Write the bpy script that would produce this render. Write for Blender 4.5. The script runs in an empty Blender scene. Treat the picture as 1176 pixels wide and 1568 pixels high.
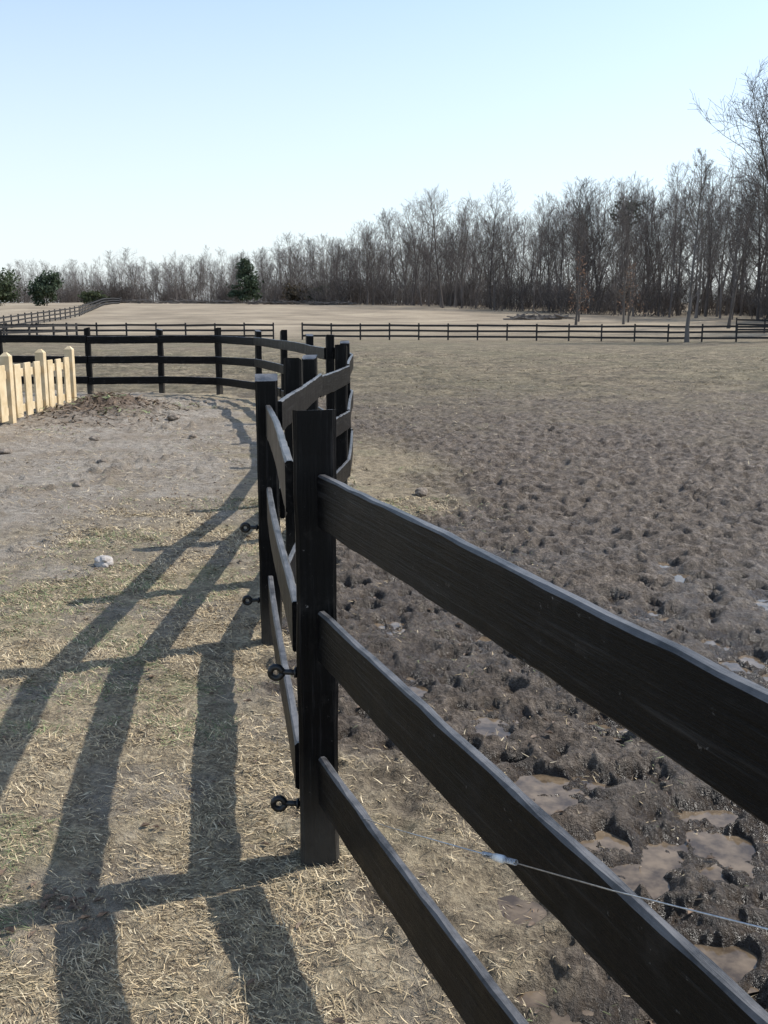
import bpy, math, random
import numpy as np
from mathutils import Vector, Matrix

random.seed(7); rng=np.random.default_rng(11)
scene=bpy.context.scene
H=1.65

# ---------------------------------------------------------------- noise
def _hash(xi,yi,seed):
    h=(xi.astype(np.int64)*374761393+yi.astype(np.int64)*668265263+seed*974711)&0xffffffff
    h=((h^(h>>13))*1274126177)&0xffffffff
    h=(h^(h>>16))&0xffffffff
    return h/4294967295.0
def vn(x,y,seed=0):
    xi=np.floor(x);yi=np.floor(y);fx=x-xi;fy=y-yi
    fx=fx*fx*fx*(fx*(fx*6-15)+10);fy=fy*fy*fy*(fy*(fy*6-15)+10)
    a=_hash(xi,yi,seed);b=_hash(xi+1,yi,seed);c=_hash(xi,yi+1,seed);d=_hash(xi+1,yi+1,seed)
    return (a*(1-fx)+b*fx)*(1-fy)+(c*(1-fx)+d*fx)*fy
def fbm(x,y,seed=0,o=3):
    s=0;a=.5;t=0
    for i in range(o):
        s=s+a*vn(x*2**i+i*17.3,y*2**i-i*9.1,seed+i);t+=a;a*=.5
    return s/t
def billow(x,y,seed,o=3):
    s=0;a=.5;t=0
    for i in range(o):
        c,sn=math.cos(i*1.1+.4),math.sin(i*1.1+.4)
        xr=(x*c-y*sn)*2.1**i;yr=(x*sn+y*c)*2.1**i
        s=s+a*np.abs(2*vn(xr+i*7,yr,seed+i)-1);t+=a;a*=.55
    return s/t
def worley(x,y,seed):
    xi=np.floor(x);yi=np.floor(y)
    best=np.full(x.shape,9.0);val=np.zeros(x.shape)
    for i in(-1,0,1):
        for j in(-1,0,1):
            cx=xi+i;cy=yi+j
            px=cx+.05+.9*_hash(cx,cy,seed);py=cy+.05+.9*_hash(cx,cy,seed+5)
            d=np.hypot(x-px,y-py);m=d<best
            best=np.where(m,d,best);val=np.where(m,_hash(cx,cy,seed+9),val)
    return best,val
def sst(a,b,x):
    t=np.clip((x-a)/(b-a),0,1);return t*t*(3-2*t)

# ---------------------------------------------------------------- layout
posts=[(2.33,-3.40),(1.49,-1.35),(.67,.72),(-.20,2.83),(-.577,4.9),(-.56,6.1),(-.54,7.4),(-.385,8.9),(-.43,11.3),(-.72,13.4),
       (-1.15,15.5),(-1.75,17.6),(-2.45,19.6),(-3.45,21.0),(-4.75,21.4),(-6.25,21.3),(-8.2,21.5),(-10.3,21.7),(-12.4,21.9)]
FY=np.array([p[1] for p in posts[:14]]);FX=np.array([p[0] for p in posts[:14]])
def fsd(x,y): return x-np.interp(y,FY,FX)
ZY=np.array([-50,30,80,120,170,240,320,600,3000.]);ZZ=np.array([0,0,-.4,1.2,3.1,4.5,4.6,5,5.])
def base(x,y):
    x=np.asarray(x,float);y=np.asarray(y,float)
    z=(np.interp(y-6,ZY,ZZ)+np.interp(y,ZY,ZZ)+np.interp(y+6,ZY,ZZ))/3
    return z+(vn(x*.05+40,y*.05,3)-.5)*.35*sst(20,90,y)
puds=[(1.0,2.9,.30,.14),(.60,3.32,.15,.11),(.40,2.66,.13,.14),(.42,2.12,.14,.11),(.85,2.38,.22,.10),(1.75,4.65,.13,.38),(.10,4.3,.08,.17),
      (1.35,3.4,.16,.08),(1.3,2.6,.17,.10),(.95,3.9,.12,.09),(.75,1.8,.17,.12),(2.3,5.6,.11,.26),(.3,3.5,.08,.12),(1.7,3.7,.15,.10),(.95,4.6,.12,.12),(1.5,3.0,.14,.08),(2.0,4.2,.12,.12),
      (1.5,5.4,.10,.16),(.75,2.75,.09,.07),(1.15,3.15,.09,.06),(2.1,3.4,.14,.1),(.45,3.9,.09,.12),(.5,5.0,.10,.18),(1.1,5.6,.09,.2),(2.6,4.9,.12,.2),(.05,5.2,.07,.16),(1.9,6.4,.10,.25)]
def zones(x,y):
    sd=fsd(x,y);n=fbm(x*.9,y*.9,21,4)-.5;n2=fbm(x*3.5,y*3.5,31,3)-.5
    softl=sst(.16,-.1,sd+n2*.5)*np.where(y<21.5,1,0)
    straw=np.clip(sst(9.5,4.0,y+n*6+ n2*4)+.9*sst(-1.6,-.3,sd+n*1.3+n2*.8),0,1)*softl
    pt=sst(.34,.54,fbm(x*2.4,y*2.4,77,5))
    straw=np.clip(straw*(.30+.85*pt),0,1)
    gravel=np.clip(softl-straw,0,1)
    right=1-softl
    edge=sst(.75,.15,sd+n2*.7)*sst(3.9,2.6,y)*right*(.35+.65*pt)+ .8*sst(1.3,.3,sd+n)*sst(7,8.5,y)*sst(15,11,y)*right
    dd=y+ n*12
    mud=right*sst(27,10,dd)*(1-edge)
    straw=np.clip(straw+edge*.8,0,1)
    mulch=np.exp(-(((x+4.75)/.75)**2+((y-16.9)/1.2)**2))
    return sd,mud,straw,gravel,mulch,right
def height(x,y):
    sd,mud,straw,gravel,mulch,right=zones(x,y)
    z=base(x,y)
    wx=x+.13*(fbm(x*6,y*6,50,3)-.5);wy=y+.13*(fbm(x*6+9,y*6,51,3)-.5)
    d1,v1=worley(wx/.18,wy/.18,1);d2,v2=worley(wx/.27+.4,wy/.27,2);d3,v3=worley(wx/.055,wy/.055,3)
    hp=-.036*(v1>.25)*(.3+v1)*np.exp(-(d1/.32)**4)+.014*np.exp(-((d1-.5)/.13)**2)
    hp2=-.036*(v2>.5)*(.2+v2)*np.exp(-(d2/.27)**4)
    clod=.016*np.maximum(0,v3-.35)*np.clip(1-(d3/.6)**2,0,1)
    dens=.5+.8*fbm(x*.7,y*.7,64,2)
    f=(.040*(billow(x*9.5,y*9.5,8,3)-.38)+.024*(billow(x*24,y*24,28,3)-.38))*dens+.045*(fbm(x*1.6,y*1.6,9,2)-.5)
    m=np.clip(mud+.10*straw,0,1)*(1-.15*sst(7,16,y))
    z=z+m*(hp+hp2+clod+f)
    z=z+mud*sst(4.5,9,y)*.080*(billow(x*4.2,y*4.2,4,3)-.36)
    z=z+right*sst(12,24,y)*sst(78,40,y)*.13*(billow(x*1.4,y*1.6,6,4)-.36)
    yard=(straw+gravel)
    z=z+yard*(.028*(fbm(x*2.1,y*2.1,14,3)-.5)+.022*(fbm(x*14,y*14,15,3)-.5))
    pat=sst(.44,.60,fbm(x*.8,y*.8,19,3))
    d6,v6=worley(wx/.15,wy/.15,12);d7,v7=worley(wx/.33,wy/.33,13)
    z=z+gravel*.040*(v6>.74)*np.clip(1-(d6/.34)**2,0,1)*pat*sst(2,6,y)
    z=z+gravel*.06*(v7>.80)*np.clip(1-(d7/.30)**2,0,1)*pat*sst(4,8,y)+gravel*pat*.03*(billow(x*6,y*6,29,3)-.3)
    z=z+.26*mulch*(.75+.6*(fbm(x*7,y*7,18,3)))
    z=z+.12*np.exp(-(((x+3.4)/1.6)**2+((y-17.2)/2.2)**2))*fbm(x*3,y*3,20,3)
    for px,py,rx,ry in puds:
        q=((x-px)/rx)**2+((y-py)/ry)**2
        z=z-.042*np.exp(-q*q*.4)*(right)
    return z
def hz(x,y): return float(height(np.array([x],float),np.array([y],float))[0])
def bz(x,y): return float(base(x,y))

# ---------------------------------------------------------------- materials
def mat(name):
    m=bpy.data.materials.new(name);m.use_nodes=True
    nt=m.node_tree;b=nt.nodes['Principled BSDF'];return m,nt,b
def ramp(nt,fac,stops):
    r=nt.nodes.new('ShaderNodeValToRGB')
    while len(r.color_ramp.elements)<len(stops): r.color_ramp.elements.new(.5)
    for e,(p,c) in zip(r.color_ramp.elements,stops):
        e.position=p;e.color=(*c,1) if len(c)==3 else c
    nt.links.new(fac,r.inputs[0]);return r.outputs[0]
def mixc(nt,f,a,b,mode='MIX'):
    n=nt.nodes.new('ShaderNodeMix');n.data_type='RGBA';n.blend_type=mode
    for s,v in((0,f),(6,a),(7,b)):
        if isinstance(v,(int,float)): n.inputs[s].default_value=v
        elif isinstance(v,tuple): n.inputs[s].default_value=(*v,1)
        else: nt.links.new(v,n.inputs[s])
    return n.outputs[2]
def math_(nt,op,a,b=None,c=None):
    n=nt.nodes.new('ShaderNodeMath');n.operation=op
    for i,v in enumerate((a,b,c)):
        if v is None: continue
        if isinstance(v,(int,float)): n.inputs[i].default_value=v
        else: nt.links.new(v,n.inputs[i])
    return n.outputs[0]
def noise(nt,co,scale,detail=4,rough=.6):
    n=nt.nodes.new('ShaderNodeTexNoise');n.inputs['Scale'].default_value=scale
    n.inputs['Detail'].default_value=detail;n.inputs['Roughness'].default_value=rough
    nt.links.new(co,n.inputs['Vector']);return n.outputs[0]

def ground_mat():
    m,nt,b=mat('ground_soil')
    L=nt.links.new
    tc=nt.nodes.new('ShaderNodeTexCoord').outputs['Object']
    z1=nt.nodes.new('ShaderNodeAttribute');z1.attribute_name='zone'
    z2=nt.nodes.new('ShaderNodeAttribute');z2.attribute_name='zone2'
    s1=nt.nodes.new('ShaderNodeSeparateColor');L(z1.outputs['Color'],s1.inputs[0])
    s2=nt.nodes.new('ShaderNodeSeparateColor');L(z2.outputs['Color'],s2.inputs[0])
    nA=noise(nt,tc,1.3,6,.65);nB=noise(nt,tc,9,6,.7);nC=noise(nt,tc,60,5,.7);nD=noise(nt,tc,.12,6,.6)
    nE=noise(nt,tc,220,2,.6)
    mp=nt.nodes.new('ShaderNodeMapping');mp.inputs['Scale'].default_value=(.35,1,1);L(tc,mp.inputs[0]);nF=noise(nt,mp.outputs[0],.5,8,.7)
    field=ramp(nt,mixc(nt,.5,nA,nB),[(.40,(.060,.046,.029)),(.5,(.150,.116,.071)),(.60,(.30,.24,.15))])
    field=mixc(nt,math_(nt,'MULTIPLY',ramp(nt,nD,[(.42,(0,0,0)),(.62,(1,1,1))]),.3),field,(.135,.128,.062))
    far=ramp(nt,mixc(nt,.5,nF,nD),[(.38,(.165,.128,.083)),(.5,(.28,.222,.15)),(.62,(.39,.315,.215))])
    mud=ramp(nt,mixc(nt,.5,nB,nC),[(.38,(.038,.026,.017)),(.51,(.112,.083,.058)),(.62,(.27,.215,.16))])
    straw=ramp(nt,mixc(nt,.55,nB,nC),[(.38,(.13,.098,.062)),(.5,(.33,.26,.165)),(.62,(.60,.49,.32))])
    straw=mixc(nt,math_(nt,'MULTIPLY',ramp(nt,nA,[(.52,(0,0,0)),(.64,(1,1,1))]),.4),straw,(.18,.19,.095))
    grav=ramp(nt,mixc(nt,.6,nB,nE),[(.37,(.14,.115,.085)),(.5,(.31,.265,.21)),(.63,(.50,.44,.365))])
    grav=mixc(nt,math_(nt,'MULTIPLY',ramp(nt,nA,[(.45,(0,0,0)),(.6,(1,1,1))]),.6),grav,(.215,.165,.11))
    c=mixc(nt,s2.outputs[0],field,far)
    c=mixc(nt,s1.outputs[0],c,mud);c=mixc(nt,s1.outputs[2],c,grav);c=mixc(nt,s1.outputs[1],c,straw)
    c=mixc(nt,math_(nt,'MULTIPLY',s2.outputs[1],.85),c,ramp(nt,nC,[(.35,(.045,.028,.018)),(.6,(.17,.11,.07))]))
    c=mixc(nt,s2.outputs[2],c,mixc(nt,.60,c,(.022,.014,.008)))
    L(c,b.inputs['Base Color'])
    ro=math_(nt,'SUBTRACT',.95,math_(nt,'MULTIPLY',s1.outputs[0],math_(nt,'MULTIPLY',nB,.40)))
    ro=math_(nt,'SUBTRACT',ro,math_(nt,'MULTIPLY',s2.outputs[2],.48))
    L(ro,b.inputs['Roughness'])
    b.inputs['Specular IOR Level'].default_value=.4
    bu=nt.nodes.new('ShaderNodeBump');bu.inputs['Strength'].default_value=1.0;bu.inputs['Distance'].default_value=.025
    L(math_(nt,'ADD',math_(nt,'ADD',nC,math_(nt,'MULTIPLY',nB,1.6)),math_(nt,'MULTIPLY',nE,.35)),bu.inputs['Height'])
    L(bu.outputs[0],b.inputs['Normal'])
    return m
def water_mat():
    m,nt,b=mat('puddle_water')
    b.inputs['Roughness'].default_value=.03;b.inputs['IOR'].default_value=1.36
    tc=nt.nodes.new('ShaderNodeTexCoord').outputs['Object']
    nt.links.new(ramp(nt,noise(nt,tc,14,4),[(.35,(.06,.042,.026)),(.65,(.19,.14,.09))]),b.inputs['Base Color'])
    bu=nt.nodes.new('ShaderNodeBump');bu.inputs['Strength'].default_value=.08;bu.inputs['Distance'].default_value=.003
    nt.links.new(noise(nt,tc,20,2),bu.inputs['Height']);nt.links.new(bu.outputs[0],b.inputs['Normal']);return m
def black_wood(axis):
    m,nt,b=mat('black_stained_wood_'+axis);L=nt.links.new
    tc=nt.nodes.new('ShaderNodeTexCoord');oi=nt.nodes.new('ShaderNodeObjectInfo')
    mp=nt.nodes.new('ShaderNodeMapping');L(tc.outputs['Object'],mp.inputs[0])
    mp.inputs['Scale'].default_value=(2.5,70,70) if axis=='x' else (70,70,2.5)
    ad=nt.nodes.new('ShaderNodeCombineXYZ');L(math_(nt,'MULTIPLY',oi.outputs['Random'],50),ad.inputs[0]);L(ad.outputs[0],mp.inputs['Location'])
    g=noise(nt,mp.outputs[0],1,6,.7);w=noise(nt,tc.outputs['Object'],7,5,.7);f=noise(nt,tc.outputs['Object'],48,4,.7)
    c=ramp(nt,g,[(.3,(.0012,.0012,.0015)),(.56,(.004,.004,.0045)),(.66,(.020,.019,.019)),(.80,(.05,.046,.043))])
    c=mixc(nt,math_(nt,'MULTIPLY',ramp(nt,w,[(.55,(0,0,0)),(.72,(1,1,1))]),math_(nt,'MULTIPLY',g,.7)),c,(.055,.049,.044))
    fl=math_(nt,'MULTIPLY',ramp(nt,f,[(.66,(0,0,0)),(.70,(1,1,1))]),ramp(nt,w,[(.48,(0,0,0)),(.60,(1,1,1))]))
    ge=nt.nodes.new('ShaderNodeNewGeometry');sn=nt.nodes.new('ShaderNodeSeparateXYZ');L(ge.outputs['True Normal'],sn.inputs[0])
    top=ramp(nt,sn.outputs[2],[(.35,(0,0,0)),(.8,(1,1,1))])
    if axis=='z':
        sp=nt.nodes.new('ShaderNodeSeparateXYZ');L(tc.outputs['Object'],sp.inputs[0])
        low=ramp(nt,math_(nt,'ADD',math_(nt,'MULTIPLY',sp.outputs[2],1.0),math_(nt,'MULTIPLY',w,.25)),[(.12,(1,1,1)),(.5,(0,0,0))])
        c=mixc(nt,math_(nt,'MULTIPLY',low,math_(nt,'MULTIPLY',w,1.1)),c,(.11,.097,.08))
    c=mixc(nt,math_(nt,'MULTIPLY',top,ramp(nt,w,[(.36,(.2,.2,.2)),(.6,(1,1,1))])),c,(.13,.126,.125))  # upward faces greyed: weathering plus top-edge highlights put into the colour
    c=mixc(nt,math_(nt,'MULTIPLY',fl,.7),c,(.24,.22,.20))
    L(c,b.inputs['Base Color']);L(math_(nt,'ADD',.20,math_(nt,'MULTIPLY',w,.40)),b.inputs['Roughness'])
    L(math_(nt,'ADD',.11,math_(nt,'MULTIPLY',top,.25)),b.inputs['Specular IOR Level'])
    bu=nt.nodes.new('ShaderNodeBump');bu.inputs['Strength'].default_value=1.0;bu.inputs['Distance'].default_value=.004
    L(g,bu.inputs['Height']);L(bu.outputs[0],b.inputs['Normal']);return m
def simple(name,cols,scale=6,rough=.8,metal=0,rand=0.0,bump=0):
    m,nt,b=mat(name);tc=nt.nodes.new('ShaderNodeTexCoord').outputs['Object']
    n=noise(nt,tc,scale,3,.65);c=ramp(nt,n,[(.35,cols[0]),(.65,cols[1])])
    if rand:
        oi=nt.nodes.new('ShaderNodeObjectInfo')
        c=mixc(nt,rand,c,ramp(nt,oi.outputs['Random'],[(0,cols[0]),(1,cols[1])]))
    nt.links.new(c,b.inputs['Base Color']);b.inputs['Roughness'].default_value=rough;b.inputs['Metallic'].default_value=metal
    if bump:
        bu=nt.nodes.new('ShaderNodeBump');bu.inputs['Strength'].default_value=.8;bu.inputs['Distance'].default_value=bump
        nt.links.new(n,bu.inputs['Height']);nt.links.new(bu.outputs[0],b.inputs['Normal'])
    return m
def attr_mat(name,rough=.8,transl=0):
    m,nt,b=mat(name);a=nt.nodes.new('ShaderNodeAttribute');a.attribute_name='col'
    nt.links.new(a.outputs['Color'],b.inputs['Base Color']);b.inputs['Roughness'].default_value=rough
    b.inputs['Specular IOR Level'].default_value=.25
    if transl:
        t=nt.nodes.new('ShaderNodeBsdfTranslucent');nt.links.new(a.outputs['Color'],t.inputs[0])
        mx=nt.nodes.new('ShaderNodeMixShader');mx.inputs[0].default_value=transl
        nt.links.new(b.outputs[0],mx.inputs[1]);nt.links.new(t.outputs[0],mx.inputs[2])
        nt.links.new(mx.outputs[0],nt.nodes['Material Output'].inputs[0])
    return m
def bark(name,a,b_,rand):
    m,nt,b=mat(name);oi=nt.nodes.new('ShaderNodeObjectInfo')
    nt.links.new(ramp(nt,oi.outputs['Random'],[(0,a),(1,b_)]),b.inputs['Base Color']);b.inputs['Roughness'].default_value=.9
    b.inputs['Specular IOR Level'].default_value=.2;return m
M_ground=ground_mat();M_water=water_mat();M_bx=black_wood('x');M_bz=black_wood('z')
M_far=simple('black_fence_far',((.010,.009,.009),(.026,.023,.022)),3,.7)
M_pine=simple('new_pine_lumber',((.54,.41,.23),(.70,.56,.36)),4,.7)
M_bark=simple('tree_bark',((.075,.064,.055),(.155,.135,.118)),.7,.9,rand=.6)
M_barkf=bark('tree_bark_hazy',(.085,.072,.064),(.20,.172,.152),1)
M_iron=simple('black_plastic',((.006,.006,.006),(.015,.015,.015)),20,.45)
M_wire=simple('galvanized_wire',((.4,.4,.41),(.65,.65,.65)),80,.35,.8)
M_white=simple('white_ceramic',((.7,.7,.68),(.82,.82,.80)),30,.35)
M_stone=simple('pale_stone',((.30,.27,.24),(.46,.42,.38)),12,.85,bump=.01)

def mesh_obj(name,v,f,m,parent=None,smooth=False,loc=None):
    me=bpy.data.meshes.new(name);me.from_pydata([tuple(a) for a in v],[],f);me.update()
    if m: me.materials.append(m)
    if smooth: me.polygons.foreach_set('use_smooth',[True]*len(me.polygons))
    o=bpy.data.objects.new(name,me);scene.collection.objects.link(o)
    if parent: o.parent=parent
    if loc is not None:o.location=loc
    return o
def empty(name,loc=(0,0,0)):
    e=bpy.data.objects.new(name,None);e.empty_display_size=.3;scene.collection.objects.link(e);e.location=loc;return e

# ---------------------------------------------------------------- ground
ang=np.concatenate([np.linspace(-100,-26,70)[:-1],np.linspace(-26,26,480),np.linspace(26,100,70)[1:]])
rr=[.35]
while rr[-1]<7: rr.append(rr[-1]*1.004)
while rr[-1]<60: rr.append(rr[-1]*1.0052)
while rr[-1]<4000: rr.append(rr[-1]*1.03)
rr=np.array(rr)
A,R=np.meshgrid(np.radians(ang),rr)
X=(R*np.sin(A)).ravel();Y=(R*np.cos(A)-.3).ravel()
Z=height(X,Y)
na,nr=len(ang),len(rr)
me=bpy.data.meshes.new('ground');me.vertices.add(na*nr)
me.vertices.foreach_set('co',np.stack([X,Y,Z],1).ravel())
i=np.arange(nr-1)[:,None]*na+np.arange(na-1)[None,:]
q=np.stack([i,i+1,i+na+1,i+na],-1).reshape(-1,4)[:,::-1]
me.loops.add(q.size);me.loops.foreach_set('vertex_index',q.ravel().astype(np.int32))
me.polygons.add(len(q));me.polygons.foreach_set('loop_start',np.arange(0,q.size,4,dtype=np.int32))
try: me.polygons.foreach_set('loop_total',np.full(len(q),4,dtype=np.int32))
except Exception: pass
me.polygons.foreach_set('use_smooth',np.ones(len(q),bool))
me.update(calc_edges=True);me.validate()
sd,mud,straw,gravel,mulch,right=zones(X,Y)
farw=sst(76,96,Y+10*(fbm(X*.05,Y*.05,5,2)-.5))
wet=np.clip(sst(.006,-.038,Z)*mud*sst(11,6,Y),0,1)
wet=np.clip(wet+.75*mud*sst(.40,.6,fbm(X*.6,Y*.6,90,3))*sst(9,3,Y),0,1)
def addcol(me,name,cols):
    a=me.color_attributes.new(name,'FLOAT_COLOR','POINT');a.data.foreach_set('color',cols.astype(np.float32).ravel())
one=np.ones_like(X)
addcol(me,'zone',np.stack([mud,straw,gravel,one],1));addcol(me,'zone2',np.stack([farw,np.clip(mulch*1.3,0,1)*(mulch>.1),wet,one],1))
me.materials.append(M_ground)
g=bpy.data.objects.new('ground',me);scene.collection.objects.link(g)

# puddles: level water sheets lying in the low spots of the mud
v=[];f=[]
for px,py,rx,ry in puds:
    b0=len(v);n=28
    for k in range(n):
        t=2*math.pi*k/n;s=1.5+.15*math.sin(3*t+px*9)
        v.append((px+rx*s*math.cos(t),py+ry*s*math.sin(t),-.041+.0003*len(f)))
    f.append(list(range(b0,b0+n)))
mesh_obj('puddle_water',v,f,M_water)

# ---------------------------------------------------------------- fence pieces
def bm_fix(o):
    import bmesh
    bm=bmesh.new();bm.from_mesh(o.data);bmesh.ops.recalc_face_normals(bm,faces=bm.faces);bm.to_mesh(o.data);bm.free()
def box_verts(L,t,z0a,z1a,z0b,z1b,n,wob,seed):
    rs=random.Random(seed);v=[];f=[]
    ph=rs.random()*6
    for k in range(n+1):
        c=.0045+rs.uniform(-.0012,.0035)
        s=k/n;x=L*s;a=z0a+(z0b-z0a)*s;b=z1a+(z1b-z1a)*s
        dz=wob*math.sin(ph+s*3.1)*.6+rs.uniform(-1,1)*wob*.16;dy=wob*.6*math.sin(ph*2+s*4)
        y0=-t/2+dy;y1=t/2+dy;e1=rs.uniform(-.0012,.0012);e0=rs.uniform(-.0015,.0015);a+=e0;b+=e1
        prof=[(y0,a+c),(y0+c,a),(y1-c,a),(y1,a+c),(y1,b-c),(y1-c,b),(y0+c,b),(y0,b-c)]
        v+=[(x,py,pz+dz) for py,pz in prof]
    for k in range(n):
        for j in range(8):
            j2=(j+1)%8;f.append((k*8+j,(k+1)*8+j,(k+1)*8+j2,k*8+j2)[::-1])
    f.append(tuple(range(8)));f.append(tuple(range(n*8,n*8+8))[::-1])
    return v,f
def board(p,q,z0,z1,parent,name,t=.026,wob=.008,seed=0,n=26):
    d=Vector((q[0]-p[0],q[1]-p[1],0));L=d.length;ang=math.atan2(d.y,d.x)
    ga=bz(*p);gb=bz(*q)
    v,f=box_verts(L,t,z0+ga,z1+ga,z0+gb,z1+gb,n,wob,seed)
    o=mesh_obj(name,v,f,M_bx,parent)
    bm_fix(o);o.location=(p[0],p[1],0);o.rotation_euler=(0,0,ang);return o
def post(x,y,h,rot,parent,name,w=.105,lean=(0,0),seed=0):
    rs=random.Random(seed);v=[];f=[];n=14
    g0=bz(x,y)
    for k in range(n+1):
        c=.009+rs.uniform(-.003,.005)
        z=-.25+(h+.25)*k/n
        sx=w/2*(1+rs.uniform(-.04,.04));ox=lean[0]*z+rs.uniform(-1,1)*.0025;oy=lean[1]*z
        e=[(-sx,-(sx-c)),(-(sx-c),-sx),(sx-c,-sx),(sx,-(sx-c)),(sx,sx-c),(sx-c,sx),(-(sx-c),sx),(-sx,sx-c)]
        for ex,ey in e: v.append((ex+ox,ey+oy,z+((.014*ex/sx*(1 if seed%2 else -1)+rs.uniform(-.005,.005)) if k==n else 0)))
    for k in range(n):
        for j in range(8):
            j2=(j+1)%8;f.append((k*8+j,k*8+j2,(k+1)*8+j2,(k+1)*8+j))
    f.append(tuple(range(n*8,n*8+8)))
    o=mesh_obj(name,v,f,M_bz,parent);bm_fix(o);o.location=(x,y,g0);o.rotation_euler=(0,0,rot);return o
fence=empty('black_board_fence')
HB=[(1.065,1.22),(.655,.81),(.215,.37)]
for i,(x,y) in enumerate(posts):
    a=posts[max(0,i-1)];b=posts[min(len(posts)-1,i+1)]
    rot=math.atan2(b[1]-a[1],b[0]-a[0])
    if i==3: rot=math.radians(96)
    post(x,y,1.36+(.02 if i%2 else -.01),rot,fence,'post_%d'%i,w=.118 if i==3 else .108,lean=(random.uniform(-.008,.008),random.uniform(-.008,.008)),seed=i+3)
for i in range(len(posts)-1):
    a=Vector(posts[i]);b=Vector(posts[i+1]);d=(b-a).normalized()
    nrm=Vector((-d.y,d.x))
    off=.068
    a2=a+nrm*off;b2=b+nrm*off
    if i==2: b2=b+Vector((.022,-.075))
    if i==3: a2=a+Vector((-.068,.03));b2=b+Vector((.012,-.070))
    if 4<=i<=8: a2=a-nrm*off+d*.004;b2=b-nrm*off-d*.004
    if i>8: a2=a2+d*.004;b2=b2-d*.004
    for k,(z0,z1) in enumerate(HB):
        dz=random.uniform(-.012,.012)
        board(a2,b2,z0+dz,z1+dz,fence,'board_%d_%d'%(i,k),seed=i*7+k,wob=.009 if i!=3 else .012)

def tube(pts,rad,sides=6):
    v=[];f=[]
    for i,p in enumerate(pts):
        p=Vector(p);d=(Vector(pts[min(i+1,len(pts)-1)])-Vector(pts[max(i-1,0)])).normalized()
        u=d.cross(Vector((0,0,1)));
        if u.length<.01:u=Vector((1,0,0))
        u.normalize();w=d.cross(u);r=rad[i] if isinstance(rad,(list,tuple)) else rad
        for k in range(sides):
            t=2*math.pi*k/sides;v.append(p+u*r*math.cos(t)+w*r*math.sin(t))
    for i in range(len(pts)-1):
        for k in range(sides):
            k2=(k+1)%sides;f.append((i*sides+k,i*sides+k2,(i+1)*sides+k2,(i+1)*sides+k))
    f.append(tuple(range(sides))[::-1]);f.append(tuple(range((len(pts)-1)*sides,len(pts)*sides)))
    return v,f
def join(parts):
    V=[];F=[]
    for v,f in parts:
        o=len(V);V+=list(v);F+=[tuple(a+o for a in q) for q in f]
    return V,F
def knob(x,y,z,name):
    s=-1
    parts=[tube([(x,y,z),(x+s*.050,y,z+.002)],.009,8)]
    ring=[(x+s*.068+.018*math.cos(t),y+.0,z+.018*math.sin(t)) for t in np.linspace(0,2*math.pi,15)]
    parts.append(tube(ring,.010,8))
    parts.append(tube([(x+s*.006,y,z),(x+s*.014,y,z)],.016,10))
    v,f=join(parts);mesh_obj(name,v,f,M_iron,fence,True)
knob(-.255,2.83,.60,'insulator_1');knob(-.255,2.83,.175,'insulator_2')
knob(-.63,4.9,.60,'insulator_3');knob(-.63,4.9,.22,'insulator_4');knob(-.61,6.1,.7,'insulator_5')
w0=Vector((-.165,2.735,.215));w1=Vector((.203,1.60,.712));w2=Vector((.425,.88,1.045))
parts=[tube([w0,w0.lerp(w1,.5)+Vector((-.0,0,-.006)),w1],.0014,5),tube([w1,w1.lerp(w2,.5)+Vector((0,0,-.004)),w2],.0011,5)]
v,f=join(parts);mesh_obj('fence_wire',v,f,M_wire,fence,True)
d=(w2-w1).normalized()
v,f=tube([w1-d*.022,w1-d*.018,w1+d*.018,w1+d*.022],[.003,.0072,.0072,.003],10);mesh_obj('wire_ceramic_tube',v,f,M_white,fence,True)
parts=[]
for sgn in(-1,1):
    hel=[]
    for t in np.linspace(0,1,70):
        c=w1+d*(sgn*(.026+.05*t));a=t*2*math.pi*7
        u=d.cross(Vector((0,0,1))).normalized();w=d.cross(u)
        hel.append(c+u*.0042*math.cos(a)+w*.0042*math.sin(a))
    parts.append(tube(hel,.0015,4))
v,f=join(parts);mesh_obj('wire_coil',v,f,M_wire,fence,True)

# ---------------------------------------------------------------- distant fences (one mesh each)
def far_fence(name,pts,h=1.32,spacing=2.4):
    V=[];F=[]
    def bx(c,ax,L,t,z0,z1,z0b=None,z1b=None):
        z0b=z0 if z0b is None else z0b;z1b=z1 if z1b is None else z1b
        n=Vector((-ax.y,ax.x,0));o=len(V);p=Vector((c[0],c[1],0));q_=p+ax*L
        for P,(a,b) in((p,(z0,z1)),(q_,(z0b,z1b))):
            for s,zz in((-1,a),(1,a),(1,b),(-1,b)): V.append(tuple(P+n*s*t/2+Vector((0,0,zz))))
        F.extend([(o,o+1,o+2,o+3)[::-1],(o+4,o+5,o+6,o+7)]+[(o+k,o+(k+1)%4,o+4+(k+1)%4,o+4+k) for k in range(4)])
    for a,b in zip(pts[:-1],pts[1:]):
        a=Vector((a[0],a[1],0));b=Vector((b[0],b[1],0));L=(b-a).length;n=max(1,round(L/spacing));ax=(b-a).normalized()
        for k in range(n+1):
            p=a.lerp(b,k/n);z=bz(p.x,p.y)
            bx(p-ax*.06,ax,.12,.12,z-.2,z+h*random.uniform(.98,1.03))
            if k<n:
                p2=a.lerp(b,(k+1)/n);zb=bz(p2.x,p2.y);nn=Vector((ax.y,-ax.x,0))*.085
                for z0,z1 in HB:
                    e=random.uniform(-.03,.03);e2=random.uniform(-.02,.02)
                    bx(p+nn,ax,L/n,.03,z+z0+e,z+z1+e,zb+z0+e2,zb+z1+e2)
    return mesh_obj(name,V,F,M_far)
far_fence('pasture_fence',[(-6.5,80.5),(12,79.5),(34,75),(60,70)])
far_fence('pasture_fence',[(-75,66),(-34,78.5),(-8.8,80.5)])
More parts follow.
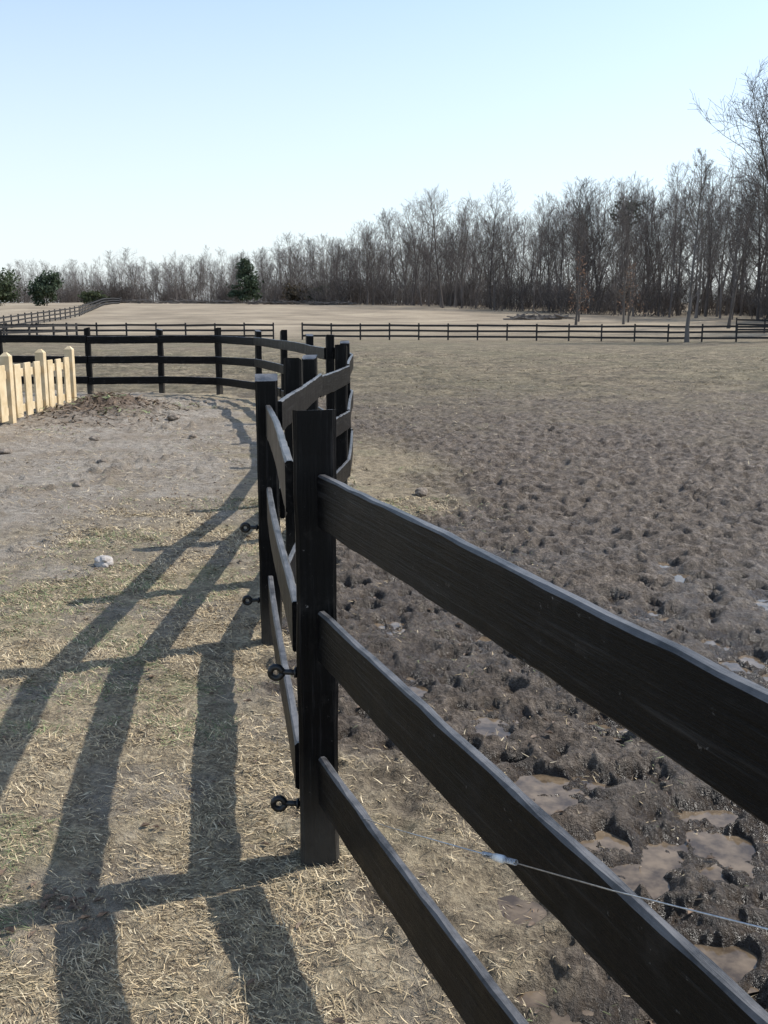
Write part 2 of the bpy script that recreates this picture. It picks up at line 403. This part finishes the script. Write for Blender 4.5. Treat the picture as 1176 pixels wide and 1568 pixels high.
far_fence('pasture_fence',[(-36,80),(-39,130),(-60,232)])
far_fence('pasture_fence',[(-60,60),(-33,62.5),(-24,79)])
far_fence('pasture_fence',[(32,92),(60,84)])

# ---------------------------------------------------------------- new pine fence
pf=empty('new_pine_fence',(0,0,0))
def pbox(x0,x1,y0,y1,z0,z1,name,top=None):
    c=.006;v=[];f=[]
    for z,i in((z0,0),(z1-c,0),(z1,c)):
        v+=[(x0+i,y0+i,z),(x1-i,y0+i,z),(x1-i,y1-i,z),(x0+i,y1-i,z)]
    if top:
        v=v[:8];xm=(x0+x1)/2;ym=(y0+y1)/2
        v+=[(xm-.02,ym-.02,z1+top),(xm+.02,ym-.02,z1+top),(xm+.02,ym+.02,z1+top),(xm-.02,ym+.02,z1+top)]
    for k in(0,4):
        for j in range(4):
            f.append((k+j,k+(j+1)%4,k+4+(j+1)%4,k+4+j))
    f.append((8,9,10,11));f.append((3,2,1,0));mesh_obj(name,v,f,M_pine,pf)
px=-5.75
ys=[12.2,13.75,15.3,16.85,18.4]
for k,y in enumerate(ys):
    pbox(px-.07,px+.07,y-.07,y+.07,-.1,1.04,'post_%d'%k,top=.05)
for k in range(4):
    y0,y1=ys[k],ys[k+1]
    pbox(px-.02,px+.02,y0+.07,y1-.07,.70,.82,'top_rail_%d'%k)
    pbox(px-.02,px+.02,y0+.07,y1-.07,.14,.26,'bottom_rail_%d'%k)
    n=3
    for j in range(n):
        yc=y0+.10+(y1-y0-.20)*(j+.5)/n;hh=random.uniform(-.012,.012)
        pbox(px+.022,px+.05,yc-.13,yc+.13,.07,.90+hh,'picket_%d_%d'%(k,j))

# ---------------------------------------------------------------- stones
def stone(x,y,s,seed,m=M_stone,name='stone'):
    import bmesh
    rs=random.Random(seed);bm=bmesh.new();bmesh.ops.create_icosphere(bm,subdivisions=3,radius=1)
    o=rs.random()*50
    from mathutils import noise as mn
    for v in bm.verts:
        k=1+.35*mn.noise(v.co*1.4+Vector((o,0,0)))+.12*mn.noise(v.co*4+Vector((o,3,0)))
        v.co=Vector((v.co.x*1.15*k,v.co.y*.85*k,v.co.z*.6*k))*s
    me=bpy.data.meshes.new(name);bm.to_mesh(me);bm.free();me.materials.append(m)
    ob=bpy.data.objects.new(name,me);scene.collection.objects.link(ob)
    ob.location=(x,y,hz(x,y)+s*.3);ob.rotation_euler=(0,0,rs.random()*6);return ob
M_clod=simple('dirt_clod',((.12,.095,.07),(.27,.225,.18)),20,.95,bump=.01)
stone(-1.88,6.5,.075,1)
for k,(x,y,s) in enumerate([(-3.2,11.2,.06),(-2.6,13.5,.06),(-3.3,15.6,.09),(.35,9.2,.07),(-4.6,12,.08),(-3.8,13,.06),(-4.2,9.2,.05),(-3.0,9.6,.04)]): stone(x,y,s,k+29,M_clod,'dirt_clod')

# ---------------------------------------------------------------- blades of dry grass
def blades(name,n,xr,yr,test,lenr,tilt,cols,width=.0016,transl=.0,green=.5,pw=1.35):
    y=yr[0]+(yr[1]-yr[0])*rng.random(n)**pw
    x=xr[0]+(xr[1]-xr[0])*rng.random(n)
    keep=test(x,y)>rng.random(n);x=x[keep];y=y[keep];n=len(x)
    z=height(x,y)+.001
    a=rng.random(n)*2*np.pi
    a=a*.6+ (vn(x*5,y*5,71)*9)*.4
    L=lenr[0]+(lenr[1]-lenr[0])*rng.random(n)**1.6;t=np.radians(tilt[0]+(tilt[1]-tilt[0])*rng.random(n)**1.8)
    w=width*(.6+.9*rng.random(n))*(1+np.maximum(0,y-3)*.22)
    dx=np.cos(a);dy=np.sin(a)
    c=np.stack([x,y,z],1);dr=np.stack([dx*np.cos(t),dy*np.cos(t),np.sin(t)],1);pr=np.stack([-dy,dx,(rng.random(n)-.5)*.8],1)
    bend=np.stack([rng.normal(0,.16,n),rng.normal(0,.16,n),-.25*np.sin(t)],1)
    mid=c+dr*(L*.55)[:,None];tip=c+dr*L[:,None]+bend*L[:,None]
    W=w[:,None]
    P=np.stack([c-pr*W,c+pr*W,mid+pr*W*.8,mid-pr*W*.8,tip],1).reshape(-1,3)
    me=bpy.data.meshes.new(name);me.vertices.add(n*5);me.vertices.foreach_set('co',P.ravel())
    b=np.arange(n)*5
    lo=np.stack([b,b+1,b+2,b+3,b+3,b+2,b+4],1).ravel()
    me.loops.add(len(lo));me.loops.foreach_set('vertex_index',lo.astype(np.int32))
    ls=np.stack([np.arange(n)*7,np.arange(n)*7+4],1).ravel();me.polygons.add(2*n)
    me.polygons.foreach_set('loop_start',ls.astype(np.int32))
    try: me.polygons.foreach_set('loop_total',np.tile([4,3],n).astype(np.int32))
    except Exception: pass
    me.update(calc_edges=True)
    C=np.array(cols);pk=(rng.random(n)*len(C)).astype(int)
    grn=fbm(x*1.5,y*1.5,88,2)
    col=C[pk]*(.7+.6*rng.random(n))[:,None]
    gm=(grn>.50)&(rng.random(n)<green);col[gm]=np.array([.18,.205,.095])*(.7+.7*rng.random(gm.sum()))[:,None]
    col=np.concatenate([col,np.ones((n,1))],1)
    addcol(me,'col',np.repeat(col,5,0));me.materials.append(attr_mat(name+'_mat',.75,transl))
    o=bpy.data.objects.new(name,me);scene.collection.objects.link(o);return o
def tstraw(x,y):
    sd,mud,straw,gravel,mulch,right=zones(x,y)
    return np.clip(straw*1.2+.03*mud+.07*gravel,0,1)*(.14+.86*sst(.36,.58,fbm(x*4,y*4,99,4)))
cols=[(.58,.45,.27),(.50,.39,.23),(.64,.53,.35),(.36,.28,.17),(.42,.34,.22),(.20,.15,.10),(.12,.09,.06)]
blades('dry_grass',330000,(-2.6,1.1),(1.2,9),tstraw,(.010,.055),(2,42),cols,width=.00115,green=.4)
def tlit(x,y):
    sd,mud,straw,gravel,mulch,right=zones(x,y)
    return gravel*(.15+.85*sst(.45,.6,fbm(x*1.6,y*1.6,98,3)))
blades('straw_litter',45000,(-6.5,-.3),(3,20),tlit,(.02,.10),(0,25),[(.42,.33,.21),(.28,.21,.13),(.13,.095,.065),(.50,.41,.28)],width=.0013,green=.1,pw=1.2)
def tfence(x,y):
    sd=fsd(x,y);return np.exp(-(sd/.10)**2)*.5
blades('grass_tufts',30000,(-.9,.5),(1.2,13),tfence,(.02,.08),(15,70),cols,width=.0012)
def tpast(x,y):
    sd,mud,straw,gravel,mulch,right=zones(x,y)
    return right*sst(.35,.65,fbm(x*.6,y*.6,97,4))*(x<y*.5)*(x>-y*.5)
blades('pasture_grass',50000,(-14,26),(9,45),tpast,(.03,.10),(3,35),[(.24,.19,.11),(.32,.26,.16),(.16,.13,.08),(.38,.31,.2)],width=.0016,green=.15,pw=1.6)
def tmul(x,y): return np.exp(-(((x+4.6)/.95)**2+((y-16.9)/1.5)**2))
blades('mulch_debris',9000,(-6.5,-2.8),(14,19.5),tmul,(.05,.22),(0,30),[(.12,.08,.05),(.20,.14,.09),(.07,.05,.03)],width=.003)
v=[];f=[]
for k in range(520):
    x=random.uniform(-2.8,1.6);y=random.uniform(1.8,10)
    if k<22: x=random.gauss(-.88,.06);y=random.gauss(2.52,.06)
    z=hz(x,y)+.006;a=random.random()*6.28;s=random.uniform(.006,.016);o=len(v)
    ca,sa=math.cos(a),math.sin(a)
    for lx,ly,lz in((-1.3,0,0),(-.4,-.6,.5),(.5,-.5,.5),(1.4,0,.2),(.5,.5,.4),(-.4,.6,.6),(0,0,-.1)):
        v.append((x+s*(lx*ca-ly*sa),y+s*(lx*sa+ly*ca),z+s*lz*random.uniform(.4,1.3)))
    for j in range(6): f.append((o+j,o+(j+1)%6,o+6))
mesh_obj('dead_leaves',v,f,simple('dead_leaf',((.06,.04,.028),(.20,.13,.08)),40,.7))

# ---------------------------------------------------------------- trees
class TB:
    def __init__(s): s.v=[];s.f=[]
    def seg(s,pts,rads,k):
        v,f=tube(pts,rads,k);o=len(s.v);s.v+=v;s.f+=[tuple(a+o for a in q) for q in f[:-2]]
def bare_tree(seed,Ht,r0,spread=.5,clear=.3,n1=26,n2=6,n3=4,twig=.012,fork=False):
    rs=random.Random(seed);T=TB()
    def rv(s): return Vector((rs.gauss(0,s),rs.gauss(0,s),rs.gauss(0,s)))
    def branch(p,d,L,r,lev):
        ns=(4,3,2)[lev];pts=[p.copy()];rad=[r];dd=d.copy()
        for i in range(ns):
            dd=(dd+rv(.16)+Vector((0,0,.14 if lev<2 else .05))).normalized();p=p+dd*(L/ns);pts.append(p.copy());rad.append(max(twig*.6,r*(1-.75*(i+1)/ns)))
        T.seg(pts,rad,4 if lev==0 else 3)
        if lev==2:return
        n=(n2,n3)[lev]
        for j in range(n):
            t=.2+.8*(j+rs.random()*.8)/n;t=min(t,.99);k=min(int(t*ns),ns-1);q=pts[k].lerp(pts[k+1],t*ns-k)
            ax=(pts[k+1]-pts[k]).normalized();side=ax.cross(rv(1)).normalized()
            nd=(ax*.75+side*.7+Vector((0,0,.12))).normalized()
            branch(q,nd,L*(.55-.25*t)*rs.uniform(.7,1.25),max(twig,r*.42*(1-.5*t)),lev+1)
    def trunk(p,d,L,r,clr,nb):
        ns=10;pts=[p.copy()];rad=[r*1.3];dd=d.copy()
        for i in range(ns):
            dd=(dd+rv(.045)+Vector((0,0,.05))).normalized();p=p+dd*(L/ns);pts.append(p.copy());rad.append(max(twig,r*(1-.92*((i+1)/ns)**.9)))
        T.seg(pts,rad,6)
        for j in range(nb):
            t=clr+(1-clr)*(j+rs.random()*.7)/nb;t=min(t,.985);k=min(int(t*ns),ns-1);q=pts[k].lerp(pts[k+1],t*ns-k)
            az=rs.random()*6.28;up=.45+.9*t*rs.uniform(.5,1.1)
            nd=Vector((math.cos(az),math.sin(az),up)).normalized()
            u=(t-clr)/(1-clr);prof=(.35+.65*math.sin(math.pi*min(1,u*.9+.12)))
            branch(q,nd,Ht*spread*.62*prof*rs.uniform(.6,1.15),max(twig,r*(1-.8*t)*.38),0)
    if fork:
        zt=Ht*.2;T.seg([Vector((0,0,-.3)),Vector((0,0,zt*.5)),Vector((.05,0,zt))],[r0*1.3,r0,r0*.95],8)
        for s in range(3):
            az=s*2.1+rs.random();trunk(Vector((.05,0,zt-.1)),Vector((math.cos(az)*.42,math.sin(az)*.42,1)).normalized(),Ht*.75*rs.uniform(.85,1.05),r0*.62,.12,int(n1*.6))
    else: trunk(Vector((0,0,-.3)),Vector((rs.gauss(0,.04),rs.gauss(0,.04),1)).normalized(),Ht,r0,clear,n1)
    me=bpy.data.meshes.new('bare_tree_mesh');me.from_pydata([tuple(a) for a in T.v],[],T.f);me.update();return me
def scrub(seed,Ht,n=26):
    rs=random.Random(seed);T=TB()
    for i in range(n):
        p=Vector((rs.gauss(0,1.0),rs.gauss(0,1.0),-.1));d=Vector((rs.gauss(0,.35),rs.gauss(0,.35),1)).normalized();L=Ht*rs.uniform(.4,1)
        pts=[p+d*L*t+Vector((rs.gauss(0,.09),rs.gauss(0,.09),0)) for t in(0,.35,.7,1)];T.seg(pts,[.03,.022,.015,.008],3)
        for j in range(8):
            t=rs.uniform(.2,.95);q=p+d*L*t;e=(d*.6+Vector((rs.gauss(0,.8),rs.gauss(0,.8),rs.random()*.4))).normalized()
            T.seg([q,q+e*L*.22,q+e*L*.4+Vector((0,0,.08))],[.014,.01,.007],3)
    me=bpy.data.meshes.new('scrub_mesh');me.from_pydata([tuple(a) for a in T.v],[],T.f);me.update();return me
variants=[bare_tree(100+k,18,.12+.024*(k%4),.34+.06*(k%4),.18+.08*(k%3),26+2*(k%3),6,4,twig=.0155,fork=(k==6)) for k in range(8)]
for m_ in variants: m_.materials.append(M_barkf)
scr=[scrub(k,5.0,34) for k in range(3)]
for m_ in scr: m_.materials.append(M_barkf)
line=empty('distant_treeline')
def inst(me,x,y,s,sz,par,name,dz=0):
    o=bpy.data.objects.new(name,me);scene.collection.objects.link(o);o.parent=par
    o.location=(x,y,bz(x,y)+dz);o.rotation_euler=(random.gauss(0,.025),random.gauss(0,.025),random.random()*6.28);o.scale=(s,s,sz);return o
edge=[(-105,268,10),(-83,262,10.5),(-60,252,11),(-45,245,11.5),(-30,225,12),(-19,210,12.5),(-8,190,14),(2,176,15.5),(14,158,16.5),(25,142,17),(36,124,17),(48,110,17),(64,98,17),(85,90,17)]
cnt=0
for (a,b) in zip(edge[:-1],edge[1:]):
    L=math.hypot(b[0]-a[0],b[1]-a[1]);nx,ny=-(b[1]-a[1])/L,(b[0]-a[0])/L
    if ny<0:nx,ny=-nx,-ny
    for row in range(9):
        st=3.5+row*.12
        n=int(L/st)+1
        for k in range(n):
            t=(k+random.random())/n;ht=a[2]+(b[2]-a[2])*t
            o=row*4.6+random.uniform(-2.8,2.8)
            x=a[0]+(b[0]-a[0])*t+nx*o;y=a[1]+(b[1]-a[1])*t+ny*o
            clump=.80+.36*float(vn(np.array([x*.12]),np.array([y*.12]),44)[0])
            s=ht/18*clump*random.choice([1.05,1,.97,.9,.85,.72,1.0])
            cnt+=1;inst(random.choice(variants),x,y,s*random.uniform(.85,1.15),s,line,'tree_%d'%cnt)
    n=int(L*1.3)
    for k in range(n):
        t=random.random();o=random.uniform(-1,36)
        cnt+=1;s=random.uniform(.5,1.5);inst(random.choice(scr),a[0]+(b[0]-a[0])*t+nx*o,a[1]+(b[1]-a[1])*t+ny*o,s*1.25,s,line,'scrub_%d'%cnt)

def solo(name,me,x,y,s=1,rot=None):
    e=bpy.data.objects.new(name,me);scene.collection.objects.link(e);e.location=(x,y,bz(x,y));e.scale=(s,s,s)
    e.rotation_euler=(0,0,random.random()*6 if rot is None else rot);return e
t1=bare_tree(5,14.3,.17,.26,.22,40,7,5,twig=.012);t1.materials.append(M_bark);solo('bare_tree',t1,22.8,76)
t2=bare_tree(9,20,.36,.66,.2,34,8,6,twig=.017,fork=True);t2.materials.append(M_bark);solo('bare_tree',t2,30.9,77,.92,1.0)
t3=bare_tree(14,11,.13,.34,.2,28,6,5,twig=.012);t3.materials.append(M_bark);solo('bare_tree',t3,24.8,105)
solo('bare_tree',t2,41,92,.9);solo('bare_tree',t3,19.5,103,1.0);solo('bare_tree',t1,34,100,1.0)

def leafy(name,x,y,Ht,Rad,col,n=2600,kind='cone',sz=.22,trunk_h=.12,s2=3):
    rs=np.random.default_rng(s2);e=empty(name,(x,y,bz(x,y)))
    P=[];
    if kind=='cone':
        nc=90
        for k in range(nc):
            t=(k+rs.random())/nc;z=Ht*(trunk_h+(1-trunk_h)*t);r=Rad*(1-t)**.8*rs.uniform(.45,1.15)
            a=rs.random()*6.28;m=max(3,int(n/nc*(1.4-t)));c=np.array([r*np.cos(a),r*np.sin(a),z])
            P.append(c+rs.normal(0,1,(m,3))*np.array([Rad*.16,Rad*.16,Ht*.028]))
    else:
        nc=34
        for k in range(nc):
            d=rs.normal(0,1,3);d/=np.linalg.norm(d);d*=rs.uniform(.4,1)
            c=np.array([d[0]*Rad,d[1]*Rad,Ht*(trunk_h+(1-trunk_h)*.5*(1+d[2]))])
            P.append(c+rs.normal(0,1,(n//nc,3))*np.array([Rad*.18,Rad*.18,Ht*(1-trunk_h)*.07]))
    P=np.concatenate(P);m=len(P)
    u=rs.normal(0,1,(m,3));u/=np.linalg.norm(u,axis=1)[:,None];w=np.cross(u,rs.normal(0,1,(m,3)));w/=np.linalg.norm(w,axis=1)[:,None]
    s=sz*(.5+rs.random(m))[:,None];V=np.stack([P-u*s,P+w*s*.45,P+u*s,P-w*s*.45],1).reshape(-1,3)
    F=[(4*i,4*i+1,4*i+2,4*i+3) for i in range(m)]
    o=mesh_obj('foliage',V,F,None,e)
    cc=np.array(col)[None]*(.55+.9*rs.random((m,1)));addcol(o.data,'col',np.repeat(np.concatenate([cc,np.ones((m,1))],1),4,0))
    o.data.materials.append(attr_mat(name+'_leaf',.8,.25))
    T=TB();T.seg([Vector((0,0,-.3)),Vector((.05,0,Ht*.5)),Vector((0,0,Ht*.93))],[Ht*.012+.03,Ht*.009+.02,.02],6)
    r2=random.Random(s2)
    for k in range(22):
        z=Ht*(trunk_h+(.9-trunk_h)*r2.random());a=r2.random()*6.28;r=Rad*.8*(1-(z/Ht)*.6)
        T.seg([Vector((0,0,z)),Vector((r*.5*math.cos(a),r*.5*math.sin(a),z+.1*r)),Vector((r*math.cos(a),r*math.sin(a),z+.3*r))],[.05,.035,.015],3)
    mesh_obj('trunk',T.v,T.f,M_bark,e)
G=(.065,.088,.052)
leafy('cedar_tree',-27.5,203,8.6,2.9,G,3600,'cone',.30)
leafy('pine_tree',-59,178,6.0,2.6,G,2600,'round',.3,.05,5)
leafy('pine_tree',-67,176,6.2,3.6,(.075,.095,.05),2800,'round',.3,.05,6)
leafy('pine_tree',-72,170,4.8,3.0,G,2200,'round',.3,.05,16)
leafy('evergreen_shrub',-52,182,2.6,2.2,(.08,.095,.05),1200,'round',.25,.02,8)
leafy('evergreen_shrub',-17,204,4.6,3.0,(.10,.08,.055),1800,'round',.28,.05,9)
leafy('evergreen_shrub',-13,204,3.6,2.6,(.07,.09,.05),1500,'round',.28,.05,10)
leafy('pine_tree',35.5,150,16.6,2.4,(.08,.095,.065),520,'round',.28,.72,11)
leafy('beech_sapling',21.5,112,7.2,1.5,(.22,.135,.09),340,'cone',.12,.15,14)
leafy('beech_sapling',26.5,110,6.2,1.4,(.22,.145,.10),280,'cone',.12,.2,17)
def brush(x,y,w,h,seed):
    rs=random.Random(seed);T=TB()
    for i in range(90):
        p=Vector((rs.uniform(-w,w),rs.uniform(-1.2,1.2),rs.random()*h*.6));a=rs.gauss(0,.5);L=rs.uniform(1,3.2);d=Vector((math.cos(a),math.sin(a)*.5,rs.gauss(0,.18)))
        r=rs.uniform(.03,.13);T.seg([p-d*L/2,p,p+d*L/2+Vector((0,0,.1))],[r,r*.9,r*.5],5)
    o=mesh_obj('brush_pile',T.v,T.f,M_bark);o.location=(x,y,bz(x,y))
brush(-48,226,7,1.2,1);brush(-38,222,5,1.0,2);brush(-20,196,6,1.0,3);brush(-57,230,4,.9,4);brush(-9,184,4,.7,5);brush(18,118,3,.5,6)

# ---------------------------------------------------------------- camera, light, sky
E=math.radians(46);sx,sy=.925,.38;n_=math.hypot(sx,sy);sx/=n_;sy/=n_
S=Vector((sx*math.cos(E),sy*math.cos(E),math.sin(E)))
sl=bpy.data.lights.new('sun','SUN');sl.energy=5.0;sl.angle=math.radians(.53);sl.color=(1,.96,.90)
so=bpy.data.objects.new('sun',sl);scene.collection.objects.link(so);so.rotation_euler=S.to_track_quat('Z','Y').to_euler();so.location=(20,10,30)
w=bpy.data.worlds.new('World');scene.world=w;w.use_nodes=True;nt=w.node_tree
sk=nt.nodes.new('ShaderNodeTexSky');sk.sky_type='NISHITA';sk.sun_disc=False;sk.sun_elevation=E;sk.sun_rotation=math.atan2(sx,sy)
sk.air_density=1.0;sk.dust_density=1.0;sk.ozone_density=1.0;sk.altitude=100
tc=nt.nodes.new('ShaderNodeTexCoord');sp=nt.nodes.new('ShaderNodeSeparateXYZ');nt.links.new(tc.outputs['Generated'],sp.inputs[0])
haze=ramp(nt,sp.outputs[2],[(0.0,(.90,.90,.90)),(.12,(.60,.60,.60)),(.34,(.13,.13,.13)),(.6,(.02,.02,.02))])
bright=mixc(nt,1.0,sk.outputs[0],(1.4,1.48,1.5),'MULTIPLY')
c=mixc(nt,haze,bright,(6.2,6.6,6.9))
nt.links.new(c,nt.nodes['Background'].inputs[0]);nt.nodes['Background'].inputs[1].default_value=.15
cam=bpy.data.cameras.new('camera');cam.sensor_fit='VERTICAL';cam.sensor_height=36;cam.sensor_width=27;cam.lens=35.0;cam.clip_end=6000;cam.clip_start=.05
co=bpy.data.objects.new('camera',cam);scene.collection.objects.link(co);co.location=(0,0,H);co.rotation_euler=(math.radians(90-11.2),0,0)
scene.camera=co
scene.view_settings.view_transform='Standard';scene.view_settings.look='None';scene.view_settings.exposure=0
print('verts',len(X),'trees',cnt)
